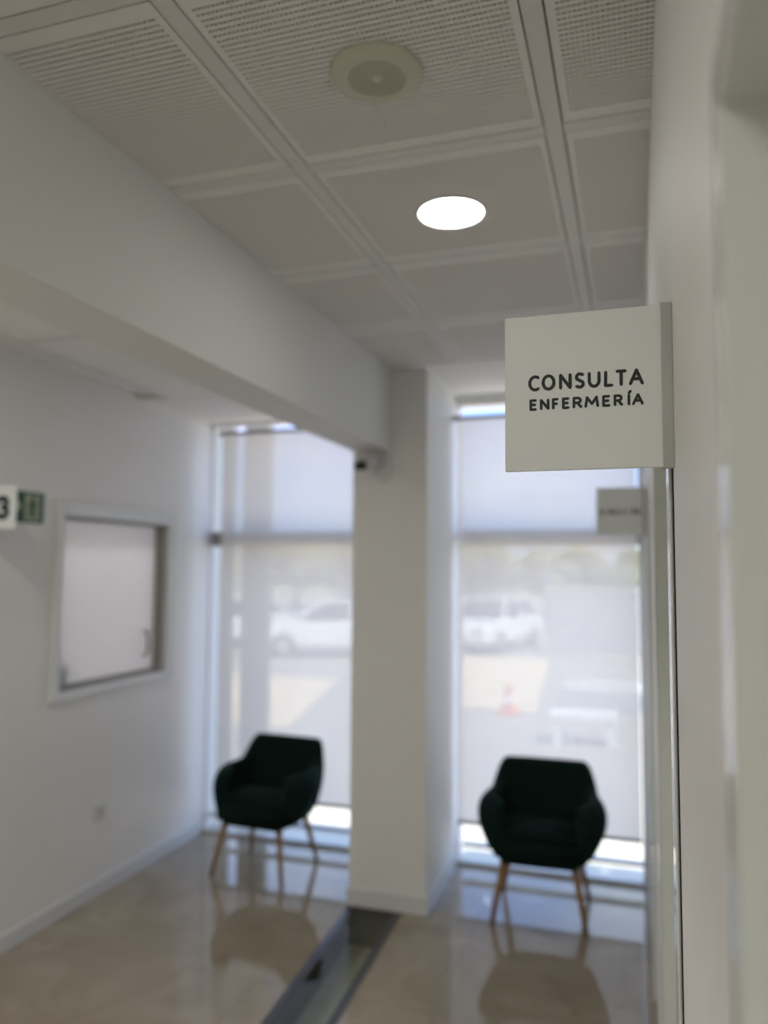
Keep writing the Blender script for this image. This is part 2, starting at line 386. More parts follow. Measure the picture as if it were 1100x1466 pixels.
# ------------------------------------------------------------------ windows
def pane_window(n, label, x0, x1, mull):
    w = thing('window_%d' % n, label, 'window', ((x0+x1)/2, YW+0.05, 0)); del w['category']; w['kind'] = 'structure'
    h = (x1-x0)/2; top = ZWT if n == 1 else 2.845
    obj('window_frame', boxes((-h, h, -0.02, 0.05, 0.0, 0.022), (-h, h, -0.02, 0.05, top-0.014, top), (-h, -h+0.006, 0.012, 0.05, 0.022, top-0.014), (h-0.03, h, -0.02, 0.05, 0.022, top-0.014)), M_framelt, w)
    obj('transom', boxes((-h+0.035, h-0.03, -0.02, 0.05, 1.945, 2.045)), M_frame, w, bevel=0.003)
    obj('bottom_rail', boxes((-h+0.035, h-0.03, 0.0, 0.05, 0.105, 0.125)), M_framelt, w)
    for a, b_ in mull:
        c = (x0+x1)/2
        obj('mullion', boxes((a-c, b_-c, -0.015, 0.045, 0.022, top-0.014)), M_frame, w, bevel=0.003)
    obj('window_pane', boxes((-h+0.03, h-0.025, 0.012, 0.018, 0.02, top-0.04)), M_glass, w)
    return w
pane_window(1, 'tall window left of the column', XL, CX0, [])
pane_window(2, 'tall window right of the column', CX1, XR, [])
struct(obj('sill_1', boxes((XL, CX0, 4.86, 5.06, -0.02, 0.004), (CX1, XR, 4.86, 5.06, -0.02, 0.004)), mat('pale stone sill', (0.62, 0.56, 0.46), 0.5)), 'pale stone threshold outside the windows')

def blind(label, x0, x1, zt, zb, y):
    b = thing('roller_blind', label, 'roller blind', ((x0+x1)/2, y, zt), 0, 'screen roller blinds at the windows')
    h = (x1-x0)/2
    bm = bmesh.new(); tube(bm, (-h, 0, 0), (h, 0, 0), 0.013, n=20); obj('roller_tube', bm, M_frame, b, smooth=True)
    bm = bmesh.new(); v = []
    nz = 24
    for i in range(nz+1):
        z = -i*(zt-zb)/nz; yy = 0.013 + 0.002*math.sin(i*0.9)
        v.append((bm.verts.new((-h+0.012, yy, z)), bm.verts.new((h-0.012, yy, z))))
    for a, c in zip(v, v[1:]): bm.faces.new((a[0], a[1], c[1], c[0]))
    f = obj('screen_fabric', bm, M_screen, b)
    obj('hem_bar', boxes((-h+0.01, h-0.01, 0.014, 0.028, zb-zt-0.022, zb-zt)), M_frame, b, bevel=0.004)
    obj('bracket', boxes((-h-0.006, -h, -0.016, 0.03, -0.018, 0.018)), M_frame, b); obj('bracket', boxes((h, h+0.006, -0.016, 0.03, -0.018, 0.018)), M_frame, b)
    return b
YB = 4.695
blind('pale see-through roller blind left of the column, behind the chair by the left wall', -2.69, CX0-0.012, 2.715, 0.305, YB)
blind('pale see-through roller blind right of the column, behind the projecting sign', CX1+0.012, 0.028, 2.735, 0.292, YB)

# ------------------------------------------------------------------ lettering from strokes
def arc(cx, cz, rx, rz, a0, a1, n=18):
    return [(cx+rx*math.cos(math.radians(a0+(a1-a0)*i/n)), cz+rz*math.sin(math.radians(a0+(a1-a0)*i/n))) for i in range(n+1)]
# every glyph in a unit box: x 0..1, z 0..1 (stroke centre lines)
G = {
 'C': [arc(0.62, 0.5, 0.62, 0.5, 54, 306, 26)],
 'O': [arc(0.5, 0.5, 0.5, 0.5, 0, 360, 34)],
 'N': [[(0, 0), (0, 1)], [(0, 1), (1, 0)], [(1, 0), (1, 1)]],
 'S': [[(0.95, 0.93)] + arc(0.50, 0.75, 0.46, 0.25, 55, 180, 10) + [(0.10, 0.62), (0.50, 0.50), (0.90, 0.38)] + arc(0.50, 0.26, 0.48, 0.26, 0, -130, 12) + [(0.02, 0.07)]],
 'U': [[(0, 1), (0, 0.42)] + arc(0.5, 0.42, 0.5, 0.42, 180, 360, 18) + [(1, 1)]],
 'L': [[(0.05, 1), (0, 0), (1, 0)]],
 'T': [[(0, 1), (1, 1)], [(0.5, 1), (0.48, 0)]],
 'A': [[(0, 0), (0.52, 1), (1, 0)], [(0.22, 0.36), (0.80, 0.36)]],
 'E': [[(1, 1), (0, 1), (0, 0), (1, 0)], [(0, 0.52), (0.86, 0.52)]],
 'F': [[(1, 1), (0, 1), (0, 0)], [(0, 0.5), (0.86, 0.5)]],
 'R': [[(0, 0), (0, 1), (0.5, 1)] + arc(0.5, 0.74, 0.42, 0.26, 90, -90, 12) + [(0, 0.48)], [(0.45, 0.48), (1, 0)]],
 'M': [[(0, 0), (0.12, 1), (0.52, 0.28), (0.90, 1), (1, 0)]],
 'I': [[(0.5, 0), (0.5, 1)]],
 'Í': [[(0.3, 0), (0.3, 1)], [(0.3, 1.2), (0.95, 1.42)]],
 'D': [[(0, 0), (0, 1), (0.4, 1)] + arc(0.4, 0.5, 0.6, 0.5, 90, -90, 16) + [(0, 0)]],
 'Ó': [arc(0.5, 0.5, 0.5, 0.5, 0, 360, 34), [(0.4, 1.2), (0.75, 1.42)]],
 '3': [arc(0.45, 0.76, 0.5, 0.24, 150, -90, 16) + arc(0.45, 0.26, 0.55, 0.26, 90, -150, 16)],
}
def stroke(bm, pts, w, yf, yb):
    """flat ribbon with rounded joints, front at y=yf, back at y=yb"""
    lay = [0]
    for (ax, az), (bx, bz) in zip(pts, pts[1:]):
        d = Vector((bx-ax, 0, bz-az))
        if d.length < 1e-7: continue
        n = Vector((-d.z, 0, d.x)).normalized()*w/2
        q = [(ax+n.x, az+n.z), (bx+n.x, bz+n.z), (bx-n.x, bz-n.z), (ax-n.x, az-n.z)]
        lay[0] += 1; prism(bm, q, 'y', yf-lay[0]*3e-6, yb)      # pieces lie a hair apart so that none are coplanar
    for k, (x, z) in enumerate(pts):
        e_ = 0.985 if 0 < k < len(pts)-1 else 0.80
        lay[0] += 1; prism(bm, [(x+w/2*e_*math.cos(2*PI*i/12), z+w/2*e_*math.sin(2*PI*i/12)) for i in range(12)], 'y', yf-lay[0]*3e-6, yb)
def letter(ch, x0, x1, z0, z1, w, yf, yb, parent, m=M_text):
    bm = bmesh.new(); h = w/2
    for k, s in enumerate(G[ch]):
        stroke(bm, [(x0+h+(x1-x0-w)*u, z0+h+(z1-z0-w)*v) for u, v in s], w, yf-0.0002*k, yb)
    return obj('letter', bm, m, parent)

def proj_sign(label, x0, x1, y, z0, z1, side):
    """acrylic plate standing out from a wall, held in an aluminium channel"""
    s = thing('projecting_sign', label, 'sign', (x1 if side > 0 else x0, y, z0))
    w = x1-x0; h = z1-z0
    a, b_ = (-w, -0.004) if side > 0 else (0.004, w)
    obj('sign_plate', boxes((a, b_-0.006 if side > 0 else b_, -0.0045, 0.0045, 0.0, h)), M_sign, s, bevel=0.0012)
    c, d = (-0.0145, 0) if side > 0 else (0, 0.0145)
    obj('channel', boxes((c, d, -0.0075, 0.0075, -0.0015, h+0.0015)), M_alu, s, bevel=0.0006)
    for zz in (0.18, 0.82):
        bm = bmesh.new(); tube(bm, ((c+d)/2, -0.0075, h*zz), ((c+d)/2, -0.0082, h*zz), 0.0022); obj('screw', bm, M_alu, s)
    return s
Y1S = 1.122; X1S = XR; Z1S = 1.9405
s1 = proj_sign('large white acrylic sign reading CONSULTA ENFERMERÍA, in sharp focus on the right wall', -0.176, XR-0.0002, Y1S, Z1S, 2.1665, 1)
K = 0.158/697
def sx(zx): return -0.142+(zx-158)*K-X1S
for ch, a, b_ in (('C', 158, 232), ('O', 242, 328), ('N', 350, 428), ('S', 446, 508), ('U', 525, 603), ('L', 622, 680), ('T', 690, 760), ('A', 768, 858)):
    letter(ch, sx(a), sx(b_), 2.0553-Z1S, 2.0788-Z1S, 0.0044, -0.0051, -0.0040, s1)
for ch, a, b_ in (('E', 165, 213), ('N', 230, 290), ('F', 305, 348), ('E', 367, 415), ('R', 432, 492), ('M', 503, 592), ('E', 610, 660), ('R', 678, 735), ('Í', 755, 787), ('A', 785, 855)):
    letter(ch, sx(a), sx(b_), 2.0272-Z1S, 2.0440-Z1S, 0.0037, -0.0051, -0.0040, s1)
s2 = proj_sign('smaller-looking blurred white sign far down the right wall, in front of the window', XR-0.222, XR-0.0002, 3.80, 1.962, 2.186, 1)
wl = 0.185/9
for k, ch in enumerate('DIRECCIÓN'):
    letter(ch, -0.207+k*wl, -0.207+k*wl+wl*0.82, 0.097, 0.121, 0.0050, -0.0053, -0.0040, s2)
s3 = proj_sign('white projecting sign on the left wall, cut by the photo edge beside the green sign', XL+0.0002, -2.613, 2.78, 1.963, 2.158, -1)
letter('3', 0.118, 0.192, 0.040, 0.150, 0.027, -0.0053, -0.0040, s3)

# emergency exit sign flat on the left wall
ex = thing('exit_sign', 'green and cream emergency exit pictogram sign flat on the left wall', 'sign', (XL, 3.10, 2.010))
def yz(bm, y0, y1, z0, z1, d0, d1): box(bm, d0, d1, y0-3.10, y1-3.10, z0-2.010, z1-2.010)
bm = bmesh.new(); yz(bm, 2.90, 3.200, 2.010, 2.164, 0.0002, 0.003); obj('sign_plate', bm, M_green, ex, bevel=0.0008)
bm = bmesh.new(); yz(bm, 3.070, 3.170, 2.022, 2.152, 0.003, 0.0036); obj('door_pictogram', bm, M_pale, ex)
def flat(bm, pts, w, d0, d1):
    for (ay, az), (by, bz) in zip(pts, pts[1:]):
        d = Vector((by-ay, bz-az)); n = Vector((-d.y, d.x)).normalized()*w/2
        prism(bm, [(ay+n.x, az+n.y), (by+n.x, bz+n.y), (by-n.x, bz-n.y), (ay-n.x, az-n.y)], 'x', d0, d1)
bm = bmesh.new()
L = lambda p: (p[0], p[1])
flat(bm, [(0.022, 0.108), (0.022, 0.062)], 0.026, 0.0036, 0.0042)
flat(bm, [(0.022, 0.066), (0.036, 0.046), (0.030, 0.022)], 0.014, 0.0036, 0.0042)
flat(bm, [(0.022, 0.066), (0.006, 0.046), (-0.012, 0.036)], 0.014, 0.0036, 0.0042)
flat(bm, [(0.024, 0.104), (0.046, 0.088), (0.056, 0.096)], 0.010, 0.0036, 0.0042)
flat(bm, [(0.020, 0.104), (-0.002, 0.094), (-0.006, 0.076)], 0.010, 0.0036, 0.0042)
prism(bm, [(0.022+0.012*math.cos(2*PI*i/16), 0.124+0.012*math.sin(2*PI*i/16)) for i in range(16)], 'x', 0.0036, 0.0042)
obj('running_figure', bm, M_green, ex)
bm = bmesh.new(); prism(bm, [(-0.048, 0.080), (-0.085, 0.117), (-0.085, 0.043)], 'x', 0.003, 0.0036); flat(bm, [(-0.084, 0.080), (-0.16, 0.080)], 0.028, 0.003, 0.0036)
obj('arrow', bm, M_pale, ex)

# ------------------------------------------------------------------ office window in the left wall
ow = thing('window_3', 'small frosted office window in the left wall', 'window', (XL, 3.82, 1.10)); del ow['category']; ow['kind'] = 'structure'
def oy(bm, y0, y1, z0, z1, d0, d1): box(bm, d0, d1, y0-3.82, y1-3.82, z0-1.10, z1-1.10)
bm = bmesh.new()
oy(bm, 3.285, 3.338, 1.103, 2.140, -0.10, 0.024); oy(bm, 4.298, 4.368, 1.103, 2.140, -0.10, 0.024)
oy(bm, 3.338, 4.298, 1.103, 1.150, -0.10, 0.024); oy(bm, 3.338, 4.298, 2.062, 2.140, -0.10, 0.024)
obj('window_frame', bm, M_gloss, ow, bevel=0.004)
bm = bmesh.new()
oy(bm, 4.250, 4.298, 1.150, 2.062, -0.085, -0.02); oy(bm, 3.338, 3.352, 1.150, 2.062, -0.085, -0.02)
oy(bm, 3.352, 4.250, 1.150, 1.172, -0.085, -0.02); oy(bm, 3.352, 4.250, 2.048, 2.062, -0.085, -0.02)
obj('sash', bm, M_frame, ow, bevel=0.002)
bm = bmesh.new(); oy(bm, 3.345, 4.262, 1.16, 2.055, -0.058, -0.052); obj('window_pane', bm, M_frost, ow)
bm = bmesh.new(); pts = [Vector((-0.052, 4.17-3.82, z-1.10)) for z in (1.40, 1.27)]
hp = [(-0.050, 0.325, 0.305), (-0.022, 0.325, 0.300), (-0.016, 0.328, 0.275), (-0.016, 0.328, 0.190), (-0.022, 0.325, 0.165), (-0.050, 0.325, 0.160)]
for p, q in zip(hp, hp[1:]): tube(bm, p, q, 0.0095, n=10)
obj('window_handle', bm, M_frame, ow, smooth=True)
# what lies behind the pane: a shallow office corner
wall_box('wall_office', 'white office wall behind the frosted window', M_wall_l, (XL-1.45, XL-1.40, 2.9, 4.7, 0.5, 2.7), (XL-1.45, XL-0.2, 2.85, 2.9, 0.5, 2.7), (XL-1.45, XL-0.2, 4.7, 4.75, 0.5, 2.7), (XL-1.45, XL-0.2, 2.9, 4.7, 2.7, 2.75), (XL-1.45, XL-0.2, 2.9, 4.7, 0.5, 0.55))
bx_ = thing('box', 'dark box behind the lower left corner of the frosted window', 'box', (XL-0.092, 3.42, IW['z0']))
obj('carton', boxes((-0.055, 0.03, -0.075, 0.065, 0, 0.135)), mat('dark grey card', (0.012, 0.012, 0.016), 0.7), bx_, bevel=0.004)
obj('lid', boxes((-0.057, 0.032, -0.077, 0.067, 0.115, 0.139)), mat('black card', (0.008, 0.008, 0.010), 0.7), bx_, bevel=0.003)

# socket
so = thing('power_socket', 'white power socket plate low on the left wall', 'socket', (XL, 3.716, 0.45))
obj('cover_plate', boxes((0.0003, 0.011, -0.045, 0.045, -0.042, 0.042)), M_plastic, so, bevel=0.003)
bm = bmesh.new(); tube(bm, (0.011, 0.0, 0), (0.013, 0.0, 0), 0.024, n=24); obj('socket_insert', bm, M_spk2, so)
for q in (-0.010, 0.010):
    bm = bmesh.new(); tube(bm, (0.013, q, 0), (0.0136, q, 0), 0.004); obj('pin_hole', bm, M_black, so)

# ------------------------------------------------------------------ ceiling fittings
sp = thing('ceiling_speaker', 'round cream ceiling loudspeaker in the perforated ceiling', 'speaker', (-0.526, 1.558, ZC-0.0005))
R = 0.102
bm = bmesh.new(); lathe(bm, [(R, 0), (R, -0.006), (R-0.003, -0.010), (R-0.012, -0.013), (0.070, -0.0155), (0.066, -0.0150), (0.066, -0.004), (0.066, 0)], n=64); obj('rim', bm, M_spk, sp, smooth=True)
bm = bmesh.new()
prof = [(0.066, -0.0148)]
for k in range(11):
    r = 0.064-k*0.0047; prof += [(r, -0.0150), (r-0.0016, -0.0150), (r-0.0017, -0.0128), (r-0.0034, -0.0128)]
lathe(bm, prof, n=64); obj('grille', bm, M_spk2, sp)
bm = bmesh.new()
for i in range(60):
    a = 2*PI*i/60
    box(bm, 0.019, 0.065, -0.0007, 0.0007, -0.0154, -0.0146, Matrix.Rotation(a, 4, 'Z'))
obj('grille_spokes', bm, M_spk, sp)
bm = bmesh.new(); lathe(bm, [(0.0135, -0.010), (0.0135, -0.0155), (0.010, -0.017), (0, -0.0175)], n=32); obj('centre_cap', bm, M_spk, sp, smooth=True)

def downlight(label, x, y, z, ml=None):
    d = thing('ceiling_downlight', label, 'ceiling lamp', (x, y, z-0.0005), 0)
    bm = bmesh.new(); lathe(bm, [(0.112, 0), (0.112, -0.003), (0.108, -0.0055), (0.100, -0.0060), (0.097, -0.003), (0.097, 0)], n=64); obj('rim', bm, M_plastic, d, smooth=True)
    bm = bmesh.new(); lathe(bm, [(0.097, -0.0032), (0, -0.0032)], n=64); obj('diffuser', bm, ml or M_lamp, d)
    return d
dl = downlight('round lit downlight in the ceiling between the speaker and the windows', -0.520, 2.268, ZC, M_lamp_dim)
downlight('round lit downlight close behind the viewer, next to the beam', -0.92, -0.6, ZC, M_lamp_near)
dl2 = downlight('round lit downlight second from the viewer along the corridor behind', -0.52, -1.9, ZC)  # out of view, added to lift the light along the corridor
for k, (x, y, z) in enumerate(((-0.52, -3.3, ZC), (-0.52, -4.7, ZC), (-2.05, 1.6, ZLC), (-2.05, 0.2, ZLC), (-2.05, -1.4, ZLC), (-2.05, -3.2, ZLC), (XL-0.7, 3.5, 2.70), (XL-0.7, 4.2, 2.70)  )):  # more added lamps: fill for corridor and left side, office ones brighten the pane
    dup(dl2, (x, y, z-0.0005), 0, ['round lit downlight third from the viewer along the corridor behind', 'round lit downlight at the far back end of the corridor',
        'round lit downlight in the lower ceiling, nearest the office window', 'round lit downlight in the lower ceiling beside the viewer', 'round lit downlight in the lower ceiling just behind the viewer', 'round lit downlight in the lower ceiling at the back', 'round lit office downlight near the left edge of the frosted window', 'round lit office downlight near the right edge of the frosted window'][k])

# ------------------------------------------------------------------ security camera on the column
sc = thing('security_camera', 'small white camera with a black lens face on the column just under the beam', 'security camera', (-1.305, CY, 2.35))
bm = bmesh.new(); box(bm, -0.032, 0.032, -0.022, -0.0003, -0.075, 0.065); obj('wall_bracket', bm, M_plastic, sc, bevel=0.010)
bm = bmesh.new(); tube(bm, (0, -0.02, 0.02), (-0.02, -0.05, 0.035), 0.011); tube(bm, (-0.02, -0.05, 0.035), (-0.05, -0.075, 0.025), 0.011); obj('arm', bm, M_plastic, sc, smooth=True)
Mc = Matrix.Translation((-0.062, -0.10, 0.016)) @ Matrix.Rotation(math.radians(-14), 4, 'Z') @ Matrix.Rotation(math.radians(8), 4, 'X')
bm = bmesh.new(); box(bm, -0.036, 0.036, -0.07, 0.07, -0.026, 0.040, Mc); obj('housing', bm, M_plastic, sc, bevel=0.012)
bm = bmesh.new(); box(bm, -0.037, 0.037, -0.080, -0.068, -0.034, 0.014, Mc); obj('lens_face', bm, M_black, sc, bevel=0.006)
bm = bmesh.new(); tube(bm, Mc @ Vector((0, -0.081, -0.010)), Mc @ Vector((0, -0.084, -0.010)), 0.009); obj('lens', bm, M_black, sc)

# ------------------------------------------------------------------ tub chairs
def interp(t, tab):
    for (a, va), (b_, vb) in zip(tab, tab[1:]):
        if t <= b_:
            if t <= a: return va
            s = (t-a)/(b_-a); return va+(vb-va)*s
    return tab[-1][1]
A_ = [(0.29, 0.245), (0.36, 0.268), (0.44, 0.288), (0.50, 0.295), (0.55, 0.294), (0.60, 0.285), (0.66, 0.270), (0.70, 0.262), (0.745, 0.252)]
BG = [(0.29, 0.0), (0.40, 0.03), (0.48, 0.050), (0.55, 0.040), (0.62, 0.020)]
YF = [(0.29, -0.225), (0.40, -0.225), (0.48, -0.210), (0.54, -0.180), (0.58, -0.140), (0.62, -0.09)]
ZT = [(0.0, 0.575), (0.05, 0.592), (0.20, 0.596), (0.32, 0.600), (0.343, 0.610), (0.354, 0.650), (0.364, 0.700), (0.373, 0.726), (0.388, 0.738), (0.5, 0.734)]
def plan(u, z):
    m = u if u <= 0.5 else 1-u
    a = interp(z, A_)+interp(z, BG)*math.sin(PI*min(1, m/0.35)); yb = 0.180+(z-0.30)*0.27; yf = interp(z, YF); r = 0.075
    if m < 0.35: x, y = -a+0.075*max(0, 1-m/0.16)**2, yf+(yb-r-yf)*m/0.35
    elif m < 0.42:
        t = (m-0.35)/0.07*PI/2; x, y = -a+r*(1-math.cos(t)), yb-r+r*math.sin(t)
    else:
        s = (m-0.42)/0.08; x = -a+r+(a-r)*s; y = yb+0.018*s*(2-s)
    return Vector((x if u <= 0.5 else -x, y, z))
def ztop(u): return interp(min(u, 1-u), ZT)
def shell(u0, u1, nu, zb, th):
    bm = bmesh.new(); rings = []
    for i in range(nu+1):
        u = u0+(u1-u0)*i/nu; zt = ztop(u); ring = []
        S_ = [0, 0.12, 0.3, 0.5, 0.7, 0.86, 0.95, 0.99]
        def pt(s, side):
            z = zb+(zt-zb)*s
            p = plan(u, z); q = plan(min(u+0.004, 1), z) - plan(max(u-0.004, 0), z); q.z = 0
            n = Vector((-q.y, q.x, 0)).normalized()          # inward is to the right of travel
            if n.dot(Vector((0, 0.0, 0)) - Vector((p.x, p.y-0.0, 0))) < 0: n = -n
            rr = th/2; d = (zt-z); o = 0 if d > rr else rr-math.sqrt(max(0, rr*rr-(rr-d)**2))
            db = z-zb; o = max(o, 0 if db > 0.02 else 0.02-db)
            return p + n*(o if side == 0 else th-o)
        for s in S_: ring.append(bm.verts.new(pt(s, 0)))
        for s in S_[::-1]: ring.append(bm.verts.new(pt(s, 1)))
        rings.append(ring)
    n = len(rings[0])
    for A, B in zip(rings, rings[1:]):
        for k in range(n):
            j = (k+1) % n; bm.faces.new((A[k], A[j], B[j], B[k]))
    for rg in (rings[0], rings[-1]):
        h = len(rg)//2
        for k in range(h-1):
            bm.faces.new((rg[k], rg[k+1], rg[n-2-k], rg[n-1-k]))
    return bm
def make_chair(label, loc, rz):
    c = thing('tub_chair', label, 'chair', loc, rz, 'dark green velvet tub chairs by the windows')
    # seat
    bm = bmesh.new(); box(bm, -0.232, 0.232, -0.232, 0.195, 0.286, 0.445)
    for v in bm.verts:
        if v.co.z < 0.3: v.co.x *= 0.98; v.co.y *= 0.95
    bmesh.ops.bevel(bm, geom=bm.edges[:], offset=0.035, segments=4, affect='EDGES')
    obj('seat', bm, M_velvet, c, smooth=True)
    obj('armrest', shell(0.0, 0.352, 16, 0.292, 0.085), M_velvet, c, smooth=True, subsurf=1)
    obj('armrest', shell(0.648, 1.0, 16, 0.292, 0.085), M_velvet, c, smooth=True, subsurf=1)
    obj('backrest', shell(0.346, 0.654, 64, 0.300, 0.062), M_velvet, c, smooth=True, subsurf=1)
    for x, y in ((-1, -1), (1, -1), (-1, 1), (1, 1)):
        bm = bmesh.new(); tube(bm, (x*0.178, -0.165 if y < 0 else 0.150, 0.300), (x*0.235, -0.224 if y < 0 else 0.222, 0.0), 0.0205, 0.0125, n=16)
        obj('leg', bm, M_wood, c, smooth=True)
    return c
ch = make_chair('dark green tub chair right of the column, squarely facing the viewer', (-0.492, 4.305, 0), math.radians(1.5))
dup(ch, (-2.137, 4.365, 0), math.radians(-4), 'dark green tub chair left of the column, turned beside the left wall')

# ------------------------------------------------------------------ outside
GZ = -0.5
M_ground = mat('pale asphalt', (0.30, 0.275, 0.25), 0.9, noise=(0.6, 0.5, (0.24, 0.22, 0.20)))
M_sand = mat('sandy paving', (0.62, 0.50, 0.34), 0.9, noise=(0.8, 0.4, (0.55, 0.43, 0.30)))
M_road = mat('grey road', (0.20, 0.205, 0.22), 0.9)
M_render = mat('beige rendered wall', (0.50, 0.46, 0.40), 0.9)
M_leaf = mat('dusty green foliage', (0.10, 0.13, 0.06), 0.9, noise=(2.0, 0.8, (0.20, 0.19, 0.10)))
M_trunk = mat('bark', (0.14, 0.10, 0.07), 0.9)
M_carwhite = mat('white car paint', (0.75, 0.75, 0.76), 0.15)
M_carsilver = mat('silver car paint', (0.42, 0.43, 0.45), 0.2, metal=0.5)
M_carglass = mat('tinted car glass', (0.02, 0.022, 0.026), 0.05)
M_tyre = mat('rubber tyre', (0.015, 0.015, 0.015), 0.8)
M_orange = mat('orange plastic', (0.70, 0.14, 0.03), 0.5)
M_wallgrey = mat('grey concrete', (0.36, 0.36, 0.38), 0.85, noise=(1.5, 0.4, (0.30, 0.30, 0.31)))
M_hill = mat('dry hillside', (0.24, 0.22, 0.15), 0.95, noise=(0.12, 0.8, (0.13, 0.14, 0.08)))

bm = bmesh.new(); quad(bm, [(-90, 4.9), (60, 4.9), (60, 140), (-90, 140)], GZ); struct(obj('ground', bm, M_ground), 'pale asphalt outside the windows')
bm = bmesh.new(); quad(bm, [(-16, 10.4), (-4.75, 10.4), (-5.9, 15.2), (-20, 15.2)], GZ+0.01); quad(bm, [(-4.0, 12.9), (-1.55, 12.9), (-2.1, 20.5), (-6.0, 20.5)], GZ+0.01)
struct(obj('ground_paving', bm, M_sand), 'sunlit sandy paving in the car park')
bm = bmesh.new(); quad(bm, [(-1.3, 13.4), (4, 13.4), (4, 15.3), (-1.3, 15.3)], GZ+0.012); struct(obj('ground_road', bm, M_road), 'grey strip of road')
bm = boxes((-1.3, 4, 15.5, 15.7, GZ, GZ+0.16)); struct(obj('trim_kerb', bm, M_skirt), 'white kerb along the road')
bm = bmesh.new(); ring = []
for i in range(41):
    x = -80+i*3.5; h = 3.2+1.6*math.sin(i*0.55)+1.0*math.sin(i*1.3+1)+0.6*math.sin(i*2.9)
    ring.append([bm.verts.new((x, 62, GZ)), bm.verts.new((x, 75, max(1.2, h*0.9))), bm.verts.new((x, 110, max(2.0, h*1.1))), bm.verts.new((x, 130, GZ))])
for A, B in zip(ring, ring[1:]):
    for k in range(3): bm.faces.new((A[k], B[k], B[k+1], A[k+1]))
struct(obj('hills', bm, M_hill, smooth=True), 'low dry hills on the horizon')

# neighbouring facade pillars just outside the left window
for k, (x0, x1, lab) in enumerate(((-2.72, -2.60, 'narrow'), (-2.555, -2.395, 'broad'))):
    pass
struct(obj('facade_pillar', boxes((-2.93, -2.845, 5.12, 5.2, GZ, 3.6)), M_render), 'narrow beige facade pillar outside the left window')
struct(obj('facade_pillar', boxes((-2.735, -2.535, 5.12, 5.2, GZ, 3.6)), M_render), 'broad beige facade pillar outside the left window')

gw = thing('garden_wall', 'long grey concrete boundary wall across the car park', 'wall', (0.5, 22.2, GZ))
obj('wall_body', boxes((-2.8, 6, -0.12, 0.12, 0, 1.72)), M_wallgrey, gw); obj('coping', boxes((-2.85, 6.05, -0.16, 0.16, 1.72, 1.80)), M_framelt, gw)

def make_car(label, loc, rz, paint):
    c = thing('parked_car', label, 'car', loc, rz, 'cars parked outside')
    bm = bmesh.new()
    prof = [(-2.1, 0.32), (-2.12, 0.62), (-2.0, 0.84), (-1.2, 0.93), (1.5, 0.95), (2.02, 0.86), (2.1, 0.6), (2.08, 0.32)]
    prism(bm, prof, 'y', -0.86, 0.86); obj('body', bm, paint, c, bevel=0.06)
    bm = bmesh.new(); A = [(-0.95, 0.93), (1.75, 0.95)]; B = [(-0.35, 1.42), (1.25, 1.42)]
    vs = [bm.verts.new((x, y*0.80, z)) for x, z in A for y in (-1, 1)] + [bm.verts.new((x, y*0.62, z)) for x, z in B for y in (-1, 1)]
    for f in ((0, 1, 5, 4), (2, 3, 7, 6), (0, 2, 6, 4), (1, 3, 7, 5), (4, 5, 7, 6)): bm.faces.new([vs[i] for i in f])
    obj('windows', bm, M_carglass, c)
    bm = bmesh.new(); box(bm, -0.38, 1.28, -0.63, 0.63, 1.415, 1.47)
    for s in (-1, 1):
        for (xa, za), (xb_, zb_) in (((-0.95, 0.93), (-0.35, 1.42)), ((0.42, 0.94), (0.45, 1.42)), ((1.75, 0.95), (1.25, 1.42))): tube(bm, (xa, s*0.80, za), (xb_, s*0.625, zb_), 0.035, n=8)
    obj('roof', bm, paint, c)
    for x in (-1.28, 1.28):
        for s in (-1, 1):
            bm = bmesh.new(); tube(bm, (x, s*0.68, 0.31), (x, s*0.88, 0.31), 0.31, n=20); w = obj('wheel', bm, M_tyre, c, smooth=False)
            bm = bmesh.new(); tube(bm, (x, s*0.88, 0.31), (x, s*0.89, 0.31), 0.19, n=16); obj('hubcap', bm, M_carsilver, w)
    for s in (-1, 1): obj('headlight', boxes((-2.13, -2.02, s*0.62-0.16, s*0.62+0.16, 0.62, 0.76)), M_framelt, c)
    return c
make_car('white parked car nearest the column, seen through the left blind', (-7.6, 19.4, GZ), math.radians(20), M_carwhite)
make_car('white parked car furthest left, seen through the left blind', (-11.2, 20.0, GZ), math.radians(75), M_carwhite)
make_car('silver parked car behind the white ones, seen through the left blind', (-9.4, 25.5, GZ), math.radians(15), M_carsilver)
make_car('white parked car beside the column, seen through the right blind', (-4.0, 22.6, GZ), math.radians(76), M_carwhite)
make_car('silver parked car in the back row, seen through the right blind', (-5.0, 27.5, GZ), math.radians(80), M_carsilver)

def make_tree(label, x, y, h, r, seed):
    rnd = random.Random(seed)
    t = thing('tree', label, 'tree', (x, y, GZ), 0, 'trees beyond the car park')
    bm = bmesh.new(); tube(bm, (0, 0, 0), (0.1, 0, h*0.45), 0.16, 0.10, n=10); tube(bm, (0.1, 0, h*0.42), (r*0.4, 0.2, h*0.65), 0.08, 0.04, n=8); tube(bm, (0.1, 0, h*0.42), (-r*0.4, -0.1, h*0.7), 0.08, 0.04, n=8)
    obj('trunk', bm, M_trunk, t)
    bm = bmesh.new()
    for i in range(26):
        a = rnd.uniform(0, 2*PI); q = rnd.uniform(0, 0.75)*r; z = h*rnd.uniform(0.48, 0.88)
        s = r*rnd.uniform(0.28, 0.45)
        Mx = Matrix.Translation((q*math.cos(a), q*math.sin(a), z)) @ Matrix.Diagonal((s, s, s*0.75, 1))
        g = bmesh.ops.create_icosphere(bm, subdivisions=2, radius=1, matrix=Mx)
        for v in g['verts']: v.co += Vector((rnd.uniform(-1, 1), rnd.uniform(-1, 1), rnd.uniform(-1, 1)))*s*0.14
    obj('crown', bm, M_leaf, t)
    return t
